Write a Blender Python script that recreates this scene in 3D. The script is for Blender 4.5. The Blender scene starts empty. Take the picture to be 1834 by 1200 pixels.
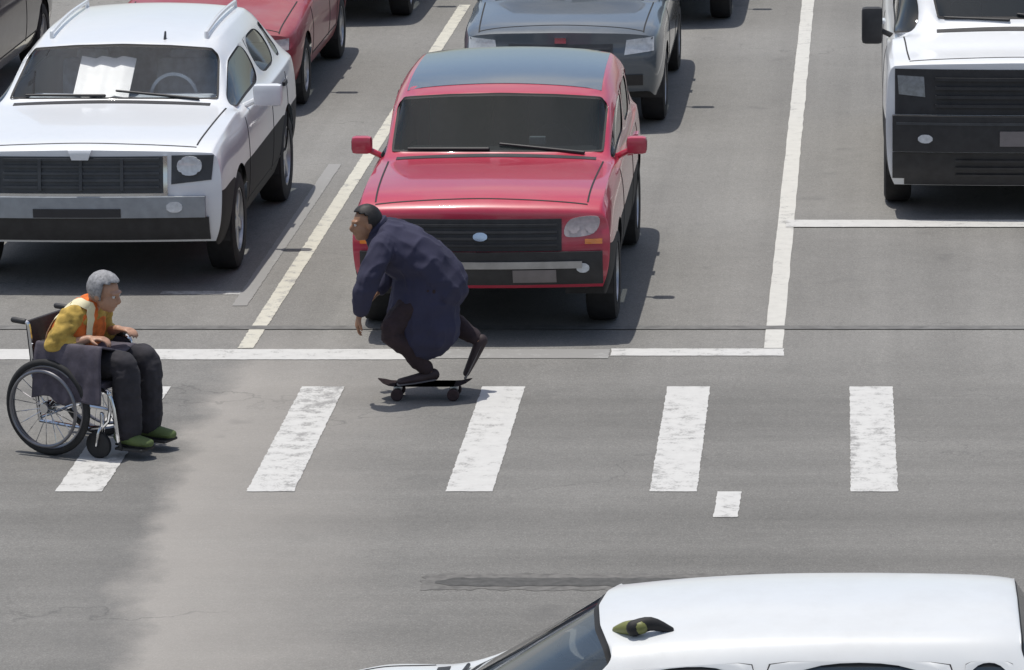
import bpy, bmesh, math, random
from math import radians, sin, cos, pi, sqrt
from mathutils import Vector, Matrix
from mathutils.bvhtree import BVHTree
random.seed(7)
S = bpy.context.scene
COL = S.collection
DG = bpy.context.evaluated_depsgraph_get

# ------------------------------------------------------------------ materials
def nmat(name):
    m = bpy.data.materials.new(name); m.use_nodes = True
    nt = m.node_tree
    return m, nt, nt.nodes['Principled BSDF']
def N(nt, t, **kw):
    n = nt.nodes.new(t)
    for k, v in kw.items():
        if k in n.inputs: n.inputs[k].default_value = v
        else: setattr(n, k, v)
    return n
def mth(nt, op, a, b=None, clamp=False):
    n = nt.nodes.new('ShaderNodeMath'); n.operation = op; n.use_clamp = clamp
    for i, q in enumerate((a, b)):
        if q is None: continue
        if isinstance(q, (int, float)): n.inputs[i].default_value = q
        else: nt.links.new(q, n.inputs[i])
    return n.outputs[0]
def ramp(nt, fac, p0, c0, p1, c1, mode='LINEAR'):
    r = nt.nodes.new('ShaderNodeValToRGB'); r.color_ramp.interpolation = mode
    e = r.color_ramp.elements
    e[0].position, e[1].position = p0, p1
    e[0].color = (*c0, 1) if not isinstance(c0, (int, float)) else (c0, c0, c0, 1)
    e[1].color = (*c1, 1) if not isinstance(c1, (int, float)) else (c1, c1, c1, 1)
    nt.links.new(fac, r.inputs[0]); return r.outputs[0]
def mixc(nt, fac, a, b, bt='MIX'):
    n = nt.nodes.new('ShaderNodeMix'); n.data_type = 'RGBA'; n.blend_type = bt
    for sock, q in ((n.inputs[0], fac), (n.inputs[6], a), (n.inputs[7], b)):
        if isinstance(q, (int, float)): sock.default_value = q
        elif isinstance(q, tuple): sock.default_value = (*q, 1)
        else: nt.links.new(q, sock)
    return n.outputs[2]
def noise(nt, vec, scale, detail=4, rough=.55, sc=None):
    if sc is not None:
        mp = N(nt, 'ShaderNodeMapping'); mp.inputs['Scale'].default_value = sc
        nt.links.new(vec, mp.inputs[0]); vec = mp.outputs[0]
    n = N(nt, 'ShaderNodeTexNoise', Scale=scale, Detail=detail, Roughness=rough)
    nt.links.new(vec, n.inputs['Vector']); return n.outputs['Fac']
def bump(nt, bs, h, strength, dist=.01):
    b = N(nt, 'ShaderNodeBump', Strength=strength, Distance=dist)
    nt.links.new(h, b.inputs['Height']); nt.links.new(b.outputs[0], bs.inputs['Normal'])

def simple(name, col, rough=.5, metal=0, coat=0, var=.12, vscale=12, spec=.5, bmp=0):
    m, nt, b = nmat(name)
    tc = N(nt, 'ShaderNodeTexCoord').outputs['Object']
    f = noise(nt, tc, vscale, 5)
    lo = tuple(c*(1-var) for c in col); hi = tuple(min(1, c*(1+var)) for c in col)
    nt.links.new(ramp(nt, f, .3, lo, .7, hi), b.inputs['Base Color'])
    b.inputs['Roughness'].default_value = rough; b.inputs['Metallic'].default_value = metal
    b.inputs['Coat Weight'].default_value = coat; b.inputs['Coat Roughness'].default_value = .04
    b.inputs['Specular IOR Level'].default_value = spec
    if bmp: bump(nt, b, noise(nt, tc, vscale*6, 4), bmp, .004)
    return m

def car_paint(name, col, rough=.35, coat=1, dust=.25, metal=0):
    m, nt, b = nmat(name)
    tc = N(nt, 'ShaderNodeTexCoord').outputs['Object']
    f = noise(nt, tc, 3.2, 6, .65); f2 = noise(nt, tc, 40, 3)
    d = mth(nt, 'MULTIPLY', ramp(nt, f, .42, 0, .75, 1), dust)
    nt.links.new(mixc(nt, d, col, tuple(.55*c+.45*q for c, q in zip(col, (.30, .28, .26)))), b.inputs['Base Color'])
    nt.links.new(mth(nt, 'ADD', mth(nt, 'MULTIPLY', f, .25), rough-.1), b.inputs['Roughness'])
    b.inputs['Coat Weight'].default_value = coat; b.inputs['Metallic'].default_value = metal
    nt.links.new(mth(nt, 'ADD', mth(nt, 'MULTIPLY', f2, .06), .03), b.inputs['Coat Roughness'])
    return m

def glass(name, tint=(.03, .04, .045), clear=.35, rough=.03, ior=1.5, trans=(.75, .82, .82)):
    m, nt, b = nmat(name)
    out = [n for n in nt.nodes if n.type == 'OUTPUT_MATERIAL'][0]
    tc = N(nt, 'ShaderNodeTexCoord').outputs['Object']
    f = noise(nt, tc, 4, 5)
    b.inputs['Base Color'].default_value = (*tint, 1)
    nt.links.new(mth(nt, 'ADD', mth(nt, 'MULTIPLY', f, .06), rough), b.inputs['Roughness'])
    b.inputs['Specular IOR Level'].default_value = .6 if ior > 1.4 else .15
    t = N(nt, 'ShaderNodeBsdfTransparent'); t.inputs[0].default_value = (*trans, 1)
    gl = N(nt, 'ShaderNodeBsdfGlossy'); gl.inputs['Roughness'].default_value = .03
    mx = N(nt, 'ShaderNodeMixShader'); mx.inputs[0].default_value = clear
    nt.links.new(b.outputs[0], mx.inputs[1]); nt.links.new(t.outputs[0], mx.inputs[2])
    fr = N(nt, 'ShaderNodeFresnel', IOR=ior)
    m2 = N(nt, 'ShaderNodeMixShader')
    nt.links.new(fr.outputs[0], m2.inputs[0]); nt.links.new(mx.outputs[0], m2.inputs[1]); nt.links.new(gl.outputs[0], m2.inputs[2])
    nt.links.new(m2.outputs[0], out.inputs[0]); return m

def asphalt():
    m, nt, b = nmat('asphalt')
    P = N(nt, 'ShaderNodeNewGeometry').outputs['Position']
    sp = N(nt, 'ShaderNodeSeparateXYZ'); nt.links.new(P, sp.inputs[0]); X, Y = sp.outputs[0], sp.outputs[1]
    fine = noise(nt, P, 90, 3, .7); mid = noise(nt, P, 6, 6, .6); big = noise(nt, P, .35, 5, .55)
    base = mixc(nt, ramp(nt, big, .35, 0, .65, 1), (.205, .200, .188), (.248, .242, .228))
    base = mixc(nt, .35, base, ramp(nt, mid, .3, .72, .7, 1.0), 'MULTIPLY')
    grit = noise(nt, P, 30, 4, .75)
    base = mixc(nt, .5, base, ramp(nt, grit, .32, .70, .68, 1.18), 'MULTIPLY')
    base = mixc(nt, .75, base, ramp(nt, fine, .3, .55, .7, 1.08), 'MULTIPLY')
    # aggregate chips
    vo = N(nt, 'ShaderNodeTexVoronoi', Scale=55); nt.links.new(P, vo.inputs['Vector'])
    chip = ramp(nt, vo.outputs['Distance'], .1, 1, .35, 0)
    base = mixc(nt, mth(nt, 'MULTIPLY', chip, .34), base, (.37, .36, .335))
    # lane wheel paths and drip lines run along Y behind the stop line, along X in the cross street
    lane = noise(nt, P, 1, 4, .6, (2.2, .05, 1)); cross = noise(nt, P, 1, 4, .6, (.06, 1.7, 1))
    sel = mth(nt, 'MULTIPLY', mth(nt, 'SUBTRACT', Y, 28.6), .8, True)
    st = mixc(nt, sel, ramp(nt, cross, .35, .80, .65, 1.06), ramp(nt, lane, .35, 1.04, .65, 1.26))
    base = mixc(nt, .8, base, st, 'MULTIPLY')
    # the turning wheel track: a paler polished band, left edge bending through the crossing
    y2 = mth(nt, 'SUBTRACT', Y, 29.6)
    xc = mth(nt, 'ADD', mth(nt, 'MULTIPLY', mth(nt, 'MULTIPLY', y2, y2), .0085), -4.40)
    wob = mth(nt, 'MULTIPLY', mth(nt, 'SUBTRACT', noise(nt, P, 1.7, 6), .5), .7)
    d = mth(nt, 'ADD', mth(nt, 'SUBTRACT', X, xc), wob)
    e1 = mth(nt, 'MULTIPLY', mth(nt, 'ADD', d, .10), 4.0, True)
    e2 = mth(nt, 'SUBTRACT', 1.0, mth(nt, 'MULTIPLY', mth(nt, 'SUBTRACT', d, .25), .75, True), True)
    ylim = mth(nt, 'MULTIPLY', mth(nt, 'SUBTRACT', 31.0, Y), .5, True)
    band = mth(nt, 'MULTIPLY', mth(nt, 'MULTIPLY', e1, e2), ylim)
    base = mixc(nt, mth(nt, 'MULTIPLY', band, .55), base, (.38, .355, .325))
    dk = mth(nt, 'MULTIPLY', mth(nt, 'SUBTRACT', 1.0, e1), mth(nt, 'MULTIPLY', mth(nt, 'ADD', d, .5), 2.2, True))
    base = mixc(nt, mth(nt, 'MULTIPLY', mth(nt, 'MULTIPLY', dk, ylim), .28), base, (.12, .118, .115))
    # fine irregular cracks
    wv = N(nt, 'ShaderNodeTexVoronoi', Scale=.55, feature='DISTANCE_TO_EDGE')
    dv = N(nt, 'ShaderNodeVectorMath', operation='ADD'); nz = N(nt, 'ShaderNodeTexNoise', Scale=2.5, Detail=5)
    nt.links.new(P, nz.inputs['Vector']); nt.links.new(P, dv.inputs[0]); nt.links.new(nz.outputs['Color'], dv.inputs[1])
    nt.links.new(dv.outputs[0], wv.inputs['Vector'])
    crack = mth(nt, 'MULTIPLY', ramp(nt, wv.outputs['Distance'], .003, 1, .008, 0), ramp(nt, big, .5, 0, .64, .4))
    base = mixc(nt, crack, base, (.07, .07, .068))
    # oil spots
    sp_ = ramp(nt, noise(nt, P, 1.3, 3), .66, 0, .78, .55)
    base = mixc(nt, sp_, base, (.11, .108, .105))
    nt.links.new(base, b.inputs['Base Color']); b.inputs['Roughness'].default_value = .85
    b.inputs['Specular IOR Level'].default_value = .3
    bump(nt, b, fine, .35, .006); return m

def road_paint(name, col, wear):
    m, nt, b = nmat(name)
    P = N(nt, 'ShaderNodeNewGeometry').outputs['Position']
    f = noise(nt, P, 9, 7, .7); g = noise(nt, P, 70, 3, .6); big = noise(nt, P, 1.1, 3)
    k = mth(nt, 'ADD', mth(nt, 'MULTIPLY', f, .7), mth(nt, 'MULTIPLY', g, .3))
    k = mth(nt, 'ADD', k, mth(nt, 'MULTIPLY', mth(nt, 'SUBTRACT', big, .5), .25))
    oi = N(nt, 'ShaderNodeObjectInfo').outputs['Random']
    k = mth(nt, 'ADD', k, mth(nt, 'MULTIPLY', mth(nt, 'SUBTRACT', oi, .5), .07))
    trk = noise(nt, P, 1, 4, .6, (3.2, .25, 1))
    k = mth(nt, 'SUBTRACT', k, ramp(nt, trk, .52, 0, .70, .09))
    w = ramp(nt, k, wear-.07, 1, wear+.04, 0)
    c = mixc(nt, ramp(nt, f, .3, 0, .7, 1), tuple(q*.86 for q in col), col)
    nt.links.new(mixc(nt, w, c, (.27, .265, .255)), b.inputs['Base Color'])
    b.inputs['Roughness'].default_value = .7
    bump(nt, b, g, .25, .004); return m

M = dict(
    asphalt=asphalt(),
    paint=road_paint('road_paint', (.57, .565, .545), .425),
    paint_old=road_paint('worn_road_paint', (.57, .55, .47), .43),
    paint_ghost=road_paint('ghost_road_paint', (.36, .36, .345), .60),
    paint_cream=road_paint('cream_road_paint', (.58, .57, .53), .40),
    paint_faint=road_paint('faint_road_paint', (.50, .50, .48), .50),
    tar=simple('tar_seal', (.07, .068, .064), .75, var=.3, vscale=20),
    stain=simple('tar_stain', (.135, .13, .122), .85, var=.35, vscale=14),
    seam=simple('seam_filler', (.15, .148, .142), .85, var=.3, vscale=9),
    marker=simple('ceramic_marker', (.78, .78, .74), .4, var=.05),
    white=car_paint('white_paint', (.76, .78, .80), .35, .8, .18),
    white_van=car_paint('dusty_white_paint', (.64, .66, .67), .42, .5, .35),
    red=car_paint('red_paint', (.47, .024, .06), .36, 1, .2),
    maroon=car_paint('faded_red_paint', (.30, .035, .05), .5, .5, .5),
    grey=car_paint('grey_paint', (.085, .105, .125), .35, 1, .25),
    dark=car_paint('dark_paint', (.035, .04, .048), .35, 1, .25),
    black=simple('black_plastic', (.028, .028, .03), .55, var=.25),
    grille=simple('grille_plastic', (.05, .054, .06), .45, var=.2),
    rubber=simple('tyre_rubber', (.02, .02, .021), .8, var=.3),
    seal=simple('rubber_seal', (.012, .012, .013), .7),
    gunmetal=simple('gunmetal', (.22, .22, .24), .3, metal=.9),
    alloy_dark=simple('grey_sole', (.16, .15, .15), .8),
    alloy=simple('alloy', (.45, .46, .48), .35, metal=.9),
    chrome=simple('chrome', (.72, .73, .75), .15, metal=1, var=.05),
    lamp=simple('headlight_lens', (.62, .65, .68), .12, coat=1, var=.15, vscale=30),
    lampred=simple('smoked_lens', (.42, .36, .37), .15, coat=1, var=.15, vscale=30),
    smoke=simple('grey_lens', (.22, .24, .26), .15, coat=1, var=.2, vscale=30),
    amber=simple('amber_lens', (.75, .22, .03), .2, coat=1),
    plate=simple('plate_dark', (.03, .03, .035), .5),
    plate_o=simple('plate_old', (.20, .18, .18), .5),
    plate_w=simple('plate_white', (.62, .62, .60), .5),
    interior=simple('interior_fabric', (.06, .062, .068), .9, var=.2),
    interior_l=simple('interior_grey', (.50, .56, .62), .9, var=.2),  # lightened so the cabin imitates pale reflections in the windscreen
    glare_shade=simple('glare_foil', (.93, .94, .95), .4, var=.04),
    glass=glass('car_glass', (.04, .05, .056), .5, ior=1.4),
    glass_dark=glass('dark_car_glass', (.022, .027, .027), .40, ior=1.22),
    glass_clear=glass('clear_windscreen', (.22, .26, .30), .96, trans=(.97, .98, .98), ior=1.5),
    glass_light=glass('light_car_glass', (.08, .11, .14), .62, ior=1.45),
    skin=simple('skin', (.42, .24, .16), .5, var=.12, vscale=25),
    skin_d=simple('tan_skin', (.32, .17, .10), .5, var=.12, vscale=25),
    hair=simple('dark_hair', (.012, .010, .010), .6, var=.4, vscale=60),
    hair_g=simple('grey_hair', (.30, .30, .31), .7, var=.35, vscale=60, bmp=.6),
    orange=simple('orange_vest_cloth', (.66, .155, .03), .9, var=.35, vscale=16, bmp=.3),
    olive_cloth=simple('olive_yellow_cloth', (.46, .31, .07), .9, var=.35, vscale=16, bmp=.3),
    strap=simple('pale_yellow_band', (.80, .74, .50), .7, var=.08),
    trous=simple('charcoal_cloth', (.030, .028, .034), .92, var=.3, vscale=14, bmp=.3),
    purple=simple('purple_grey_cloth', (.085, .075, .095), .92, var=.3, vscale=14, bmp=.3),
    navy=simple('navy_cloth', (.030, .030, .062), .9, var=.14, vscale=5, bmp=.3),
    plum=simple('dark_plum_cloth', (.030, .018, .022), .9, var=.3, vscale=14, bmp=.3),
    green=simple('green_shoe', (.10, .14, .045), .7, var=.2),
    shoe=simple('dark_shoe', (.035, .022, .024), .7, var=.3),
    deck=simple('dark_board_grip', (.035, .020, .022), .85, var=.3, vscale=40),
    olive=simple('olive_plastic', (.16, .17, .05), .5),
    eye=simple('eye_white', (.6, .6, .58), .3), pupil=simple('pupil', (.01, .008, .006), .2),
)

# ------------------------------------------------------------------ object helpers
def link(name, bm, mats, parent=None, smooth=True, loc=None, angle=40):
    me = bpy.data.meshes.new(name); bm.normal_update(); bm.to_mesh(me); bm.free()
    for m in (mats if isinstance(mats, (list, tuple)) else [mats]): me.materials.append(m)
    if smooth:
        me.polygons.foreach_set('use_smooth', [True]*len(me.polygons))
        me.set_sharp_from_angle(angle=radians(angle))
    o = bpy.data.objects.new(name, me); COL.objects.link(o)
    if parent: o.parent = parent
    if loc: o.location = loc
    return o
def empty(name, loc, rz=0):
    o = bpy.data.objects.new(name, None); COL.objects.link(o); o.location = loc; o.rotation_euler = (0, 0, rz)
    o.empty_display_size = .2; return o
def tag(o, label=None, cat=None, group=None, kind=None):
    if label: o['label'] = label
    if cat: o['category'] = cat
    if group: o['group'] = group
    if kind: o['kind'] = kind
    return o
def box(bm, c, s, bev=0, rot=None, mi=0):
    r = bmesh.ops.create_cube(bm, size=1)
    mt = Matrix.Translation(c) @ (rot.to_4x4() if rot else Matrix.Identity(4)) @ Matrix.Diagonal((*s, 1))
    bmesh.ops.transform(bm, matrix=mt, verts=r['verts'])
    fs = {f for v in r['verts'] for f in v.link_faces}
    for f in fs: f.material_index = mi
    if bev:
        es = list({e for v in r['verts'] for e in v.link_edges})
        rr = bmesh.ops.bevel(bm, geom=es, offset=bev, segments=2, profile=.6, affect='EDGES')
        for f in rr['faces']: f.material_index = mi
def catmull(P, n):
    out = []
    for i in range(len(P)-1):
        p0 = P[max(i-1, 0)]; p1 = P[i]; p2 = P[i+1]; p3 = P[min(i+2, len(P)-1)]
        for k in range(n):
            t = k/n
            out.append([.5*((2*b)+(-a+c)*t+(2*a-5*b+4*c-d)*t*t+(-a+3*b-3*c+d)*t**3) for a, b, c, d in zip(p0, p1, p2, p3)])
    out.append(list(P[-1])); return out
def tube(bm, pts, side=None, seg=12, sub=4, cap=True, mi=0):
    """pts: (x,y,z,ra[,rb]); ra along `side`, rb across; rounded ends"""
    Q = [list(p)+[p[3]] if len(p) == 4 else list(p) for p in pts]
    Q = catmull(Q, sub) if sub > 1 else Q
    V = [Vector(q[:3]) for q in Q]
    T = [(V[min(i+1, len(V)-1)]-V[max(i-1, 0)]).normalized() for i in range(len(V))]
    s = Vector(side) if side else (Vector((0, 0, 1)) if abs(T[0].z) < .9 else Vector((1, 0, 0)))
    rings = []
    fr = []
    for i in range(len(V)):
        a = s-T[i]*s.dot(T[i])
        a = a.normalized() if a.length > 1e-6 else T[i].orthogonal().normalized()
        if not side: s = a
        fr.append((V[i], a, T[i].cross(a).normalized(), Q[i][3], Q[i][4]))
    if cap:
        v, a, b, ra, rb = fr[0]; t = T[0]
        pre = [(v-t*min(ra, rb)*sin(u), a, b, ra*cos(u), rb*cos(u)) for u in (1.35, .9, .45)]
        v, a, b, ra, rb = fr[-1]; t = T[-1]
        post = [(v+t*min(ra, rb)*sin(u), a, b, ra*cos(u), rb*cos(u)) for u in (.45, .9, 1.35)]
        fr = pre+fr+post
    for v, a, b, ra, rb in fr:
        rings.append([bm.verts.new(v+a*ra*cos(2*pi*k/seg)+b*rb*sin(2*pi*k/seg)) for k in range(seg)])
    for r0, r1 in zip(rings, rings[1:]):
        for k in range(seg):
            f = bm.faces.new((r0[k], r0[(k+1) % seg], r1[(k+1) % seg], r1[k])); f.material_index = mi
    f = bm.faces.new(rings[0][::-1]); f.material_index = mi
    f = bm.faces.new(rings[-1]); f.material_index = mi
def ball(bm, c, r, u=16, v=10, rot=None):
    q = bmesh.ops.create_uvsphere(bm, u_segments=u, v_segments=v, radius=1)
    r = (r, r, r) if isinstance(r, (int, float)) else r
    bmesh.ops.transform(bm, matrix=Matrix.Translation(c) @ (rot.to_4x4() if rot else Matrix.Identity(4)) @ Matrix.Diagonal((*r, 1)), verts=q['verts'])
def lathe(bm, prof, axis='x', seg=32, c=(0, 0, 0), mi=0, closed=False):
    """prof: (along axis, radius)"""
    rings = []
    for a, r in prof:
        ring = []
        for k in range(seg):
            t = 2*pi*k/seg
            p = {'x': (a, r*cos(t), r*sin(t)), 'y': (r*cos(t), a, r*sin(t)), 'z': (r*cos(t), r*sin(t), a)}[axis]
            ring.append(bm.verts.new(Vector(p)+Vector(c)))
        rings.append(ring)
    pr = list(zip(rings, rings[1:]))
    if closed: pr.append((rings[-1], rings[0]))
    for r0, r1 in pr:
        for k in range(seg):
            f = bm.faces.new((r0[k], r0[(k+1) % seg], r1[(k+1) % seg], r1[k])); f.material_index = mi
    if not closed:
        for r in (rings[0], rings[-1]):
            try:
                f = bm.faces.new(r); f.material_index = mi
            except ValueError: pass
    bmesh.ops.recalc_face_normals(bm, faces=bm.faces)
def evaluated(o):
    bpy.context.view_layer.update()
    me = bpy.data.meshes.new_from_object(o.evaluated_get(DG()))
    bm = bmesh.new(); bm.from_mesh(me); bpy.data.meshes.remove(me); return bm
def remeshed(bm, voxel, smooth=4):
    """one continuous skin over overlapping solids"""
    bmesh.ops.recalc_face_normals(bm, faces=bm.faces)
    me = bpy.data.meshes.new('tmp'); bm.to_mesh(me); bm.free()
    o = bpy.data.objects.new('tmp', me); COL.objects.link(o)
    r = o.modifiers.new('r', 'REMESH'); r.mode = 'VOXEL'; r.voxel_size = voxel
    s = o.modifiers.new('s', 'SMOOTH'); s.iterations = smooth; s.factor = .5
    b = evaluated(o); bpy.data.objects.remove(o); bpy.data.meshes.remove(me); return b
def folds(bm, amp, scale, seed=0):
    from mathutils import noise as mn
    bm.normal_update()
    for v in bm.verts:
        p = v.co*scale+Vector((seed, seed*2, 0))
        v.co += v.normal*amp*(mn.noise(p)+.5*mn.noise(Vector((p.x*1.2, p.y*1.2, p.z*3))))
def creases(bm, amp, sc, seed=0):
    from mathutils import noise as mn
    bm.normal_update()
    for v in bm.verts:
        p = Vector((v.co.x*sc[0]+seed, v.co.y*sc[1], v.co.z*sc[2]))
        h = 1-abs(mn.noise(p+.35*mn.noise_vector(v.co*4)))*2.2
        v.co += v.normal*amp*max(0, h)**2
def copy_tree(o, parent=None):
    c = o.copy(); COL.objects.link(c)
    if parent: c.parent = parent
    for ch in list(o.children): copy_tree(ch, c)
    return c

# ------------------------------------------------------------------ ground and markings
def sheet(name, pts, z, mat, kind='structure'):
    bm = bmesh.new(); bm.faces.new([bm.verts.new((x, y, z)) for x, y in pts])
    return tag(link(name, bm, mat, smooth=False), kind=kind)
sheet('road', [(-400, -60), (400, -60), (400, 700), (-400, 700)], 0, M['asphalt'])
def rect(name, x0, x1, y0, y1, z, mat, skew=0, rag=.0045):
    from mathutils import noise as mn
    c = [(x0, y0), (x1, y0), (x1+skew, y1), (x0+skew, y1)]; pts = []
    for k in range(4):
        a, b_ = c[k], c[(k+1) % 4]; L_ = sqrt((a[0]-b_[0])**2+(a[1]-b_[1])**2); n = max(1, min(400, int(L_/.035)))
        for q in range(n):
            t = q/n; x, y = a[0]+(b_[0]-a[0])*t, a[1]+(b_[1]-a[1])*t
            w_ = rag*(mn.noise(Vector((x*14, y*14, k*9)))+.7*random.uniform(-1, 1))
            pts.append((x+(w_ if k in (1, 3) else 0), y+(w_ if k in (0, 2) else 0)))
    return sheet(name, pts, z, mat)
for i in range(5):                                               # crossing bars, 1.22 m apart
    x = (-4.92, -3.765, -2.565, -1.335, -.122)[i]
    rect('crosswalk_stripe', x, x+.285, 26.12, 28.97, .004, M['paint'], -.02)
rect('stop_line', -11.5, -3.02, 29.80, 30.13, .004, M['paint'])
rect('stop_line', -3.0, -1.80, 29.84, 30.13, .004, M['paint_ghost'])  # duller middle piece: fading and the red SUV's shadow put into colour
rect('stop_line', -1.79, -.60, 29.92, 30.15, .004, M['paint'])
rect('stop_line', -.675, 2.6, 34.62, 34.92, .008, M['paint'])
rect('lane_line', -.74, -.61, 30.165, 120, .004, M['paint_cream'])
rect('lane_line', -4.38, -4.27, 30.165, 40.6, .004, M['paint_old'])
for y in (43.7, 50.5, 57.3, 64.1): rect('lane_line', -4.39, -4.27, y, y+3.6, .004, M['paint_old'])
for y in (36.5, 43.3, 50.1): rect('lane_line', -7.95, -7.84, y, y+3, .004, M['paint_old'])
rect('lane_line', 2.75, 2.88, 34.93, 120, .004, M['paint'])
rect('faint_line', -4.62, -4.51, 31.6, 37.5, .004, M['paint_ghost'])
rect('faded_line', -5.2, -4.6, 32.0, 32.13, .003, M['paint_faint'])
rect('road_seam', -9, 9, 30.78, 30.90, .006, M['seam'])
bm = bmesh.new()                                                 # a sealed saw cut with ragged edges
n = 40; top = []; bot = []
for k in range(n+1):
    x = -2.43+k*(1.9/n); e = min(1, k/3+.25); top.append(bm.verts.new((x, 24.06+e*(.085+random.uniform(-.015, .015)), .004))); bot.append(bm.verts.new((x, 24.06-e*(.085+random.uniform(-.015, .015)), .004)))
for k in range(n): bm.faces.new((bot[k], bot[k+1], top[k+1], top[k]))
tag(link('tar_strip', bm, M['tar'], smooth=False), kind='structure')
rect('tar_stain', -2.50, -.50, 23.90, 24.24, .002, M['stain'], 0, .03)
rect('guide_dash', -.93, -.785, 25.50, 26.12, .004, M['paint'], .005)

# ------------------------------------------------------------------ car builder
def build_car(root, sp):
    """front faces local -Y; y=0 at the nose. sp holds real sizes in metres."""
    W = sp['W']/2; L = sp['L']; zs = sp.get('sill', .30)
    hl, hm, zc = sp['hood_lead'], sp['hood_mid'], sp['cowl_z']
    yc, yrf, yrr = sp['cowl'], sp['roof_front'], sp['roof_rear']
    zrf, zrm, zrr = sp['z_rf'], sp['z_rm'], sp['z_rr']
    wcw, wr = sp['cowl_w']/2, sp['roof_w']/2
    bow = sp.get('bow', .16); tail = sp.get('tail_z', zc+.02); ytail = sp.get('tail', L-.12)
    paint = sp['paint']; gl = sp['glass']
    bl = sp.get('belt', zc-.06)
    st = []
    def hood(y, w, zt, zb, bw, low=zs):
        rows = [(w*.93, low), (w*.985, low+.13), (w, .5*(low+zb)+.08), (w*.985, zb-.10), (w*.955, zb-.02),
                (w*(.89+.05*sp.get('box', 0)), zt-.035+.012*sp.get('box', 0)), (w*(.72+.08*sp.get('box', 0)), zt-.015), (w*.52, zt-.006), (w*.26, zt), (0, zt+.006)]
        st.append([(x, y+bw*(x/W)**2, z) for x, z in rows])
    def cabin(y, w, zb, wt, zt, zwt=None, glassw=None, dy=0):
        zwt = zt-sp.get('wt_drop', .11)
        rows = [(w*.93, zs), (w*.985, zs+.13), (w, .5*(zs+zb)+.06), (w*.985, zb-.10), (w*.965, zb-.02),
                (w*.925, zb+.015), (wt+.035, zwt), (wt-.045, zt-.028), (wt*.5, zt), (0, zt+.012)]
        st.append([(x, y, z) for x, z in rows])
    yb = yrf+.5*(yrr-yrf)*.78; ycp = yrf+(yrr-yrf)*.86
    hood(0, W*sp.get('nose_w', .93), hl, hl-.03, bow, sp.get('low', .28))
    hood(.10, W*sp.get('nose_w', .93)*.5+W*.5, hl+(hm-hl)*.55, hl+.0, bow*.95)
    hood(.36, W*.995, hm-.01, hl+.03, bow*.5)
    hood(yc*.62, W, hm+(zc-hm)*.4, bl-.03, .03)
    hood(yc-.10, W, zc-.015, bl-.005, .0)
    ic = len(st)                                                  # cowl
    rows = [(W*.93, zs), (W*.985, zs+.13), (W, .5*(zs+bl)+.06), (W*.985, bl-.10), (W*.965, bl-.02),
            (W*.93, bl+.01), (wcw, zc-.01), (wcw*.8, zc), (wcw*.42, zc+.005), (0, zc+.007)]
    st.append([(x, yc+(sp.get('roof_bow', .10) if k > 5 else .0)*(x/W)**2, z) for k, (x, z) in enumerate(rows)])
    ir = len(st)
    cabin(yrf, W, bl+.005, wr, zrf)
    st[ir] = [(x, y+(sp.get('roof_bow', .10)*(x/W)**2 if k > 5 else 0), z) for k, (x, y, z) in enumerate(st[ir])]
    ib = len(st); cabin(yb, W, bl+.01, wr+.015, zrm)
    icp = len(st); cabin(ycp, W, bl+.02, wr+.005, (zrm+zrr)/2)
    irr = len(st); cabin(yrr, W*.995, bl+.03, wr-.02, zrr)
    it = len(st)
    rows = [(W*.92, zs+.02), (W*.97, zs+.13), (W*.985, .5*(zs+bl)+.06), (W*.97, bl-.08), (W*.95, bl),
            (W*.93, bl+.02), (W*.86, tail-.01), (W*.68, tail), (W*.36, tail+.01), (0, tail+.012)]
    st.append([(x, ytail-.05*(x/W)**2, z) for x, z in rows])
    rows = [(W*.88, zs+.05), (W*.93, zs+.15), (W*.95, .5*(zs+bl)+.06), (W*.93, bl-.10), (W*.90, bl-.03),
            (W*.86, tail-.04), (W*.76, tail-.03), (W*.58, tail-.02), (W*.3, tail-.015), (0, tail-.012)]
    st.append([(x, L-.10*(x/W)**2, z) for x, z in rows])
    bm = bmesh.new(); cl = bm.edges.layers.float.new('crease_edge')
    G = []
    for s_ in st:
        right = [bm.verts.new(p) for p in s_]
        left = [bm.verts.new((-p[0], p[1], p[2])) for p in s_[:-1]]
        G.append(right+left[::-1])                                # 19 verts: r0..r8, centre, l8..l0
    F = {}
    for i in range(len(G)-1):
        for j in range(18):
            F[i, j] = bm.faces.new((G[i][j], G[i+1][j], G[i+1][j+1], G[i][j+1]))
    def capend(ring, s_, sign, prof, bw, y0):
        top = ring[4:15]; xt = s_[4][0]
        rowv = []
        for k in range(4):
            r = [ring[k]]
            for c in range(1, 10):
                x = s_[k][0]*top[c].co.x/xt
                r.append(bm.verts.new((x, y0+prof[k]+bw*(x/W)**2, s_[k][2])))
            r.append(ring[18-k]); rowv.append(r)
            ring[k].co.y += prof[k]; ring[18-k].co.y += prof[k]
        rowv.append(top)
        for k in range(4):
            for c in range(10):
                q = (rowv[k][c], rowv[k][c+1], rowv[k+1][c+1], rowv[k+1][c])
                bm.faces.new(q if sign < 0 else q[::-1])
    capend(G[0], st[0], -1, sp.get('nose', (.05, -.03, -.035, .0)), bow, 0)
    capend(G[-1], st[-1], 1, (-.02, .03, .03, .0), -.10, L)
    bmesh.ops.recalc_face_normals(bm, faces=bm.faces)
    def crease(a, b, v):
        e = bm.edges.get((a, b))
        if e: e[cl] = v
    bx = sp.get('box', 0)
    for j in list(range(0, 4))+list(range(14, 18)): crease(G[0][j], G[0][j+1], bx*.8)
    for j in range(4, 14): crease(G[0][j], G[0][j+1], sp.get('lead_crease', .55))
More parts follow.
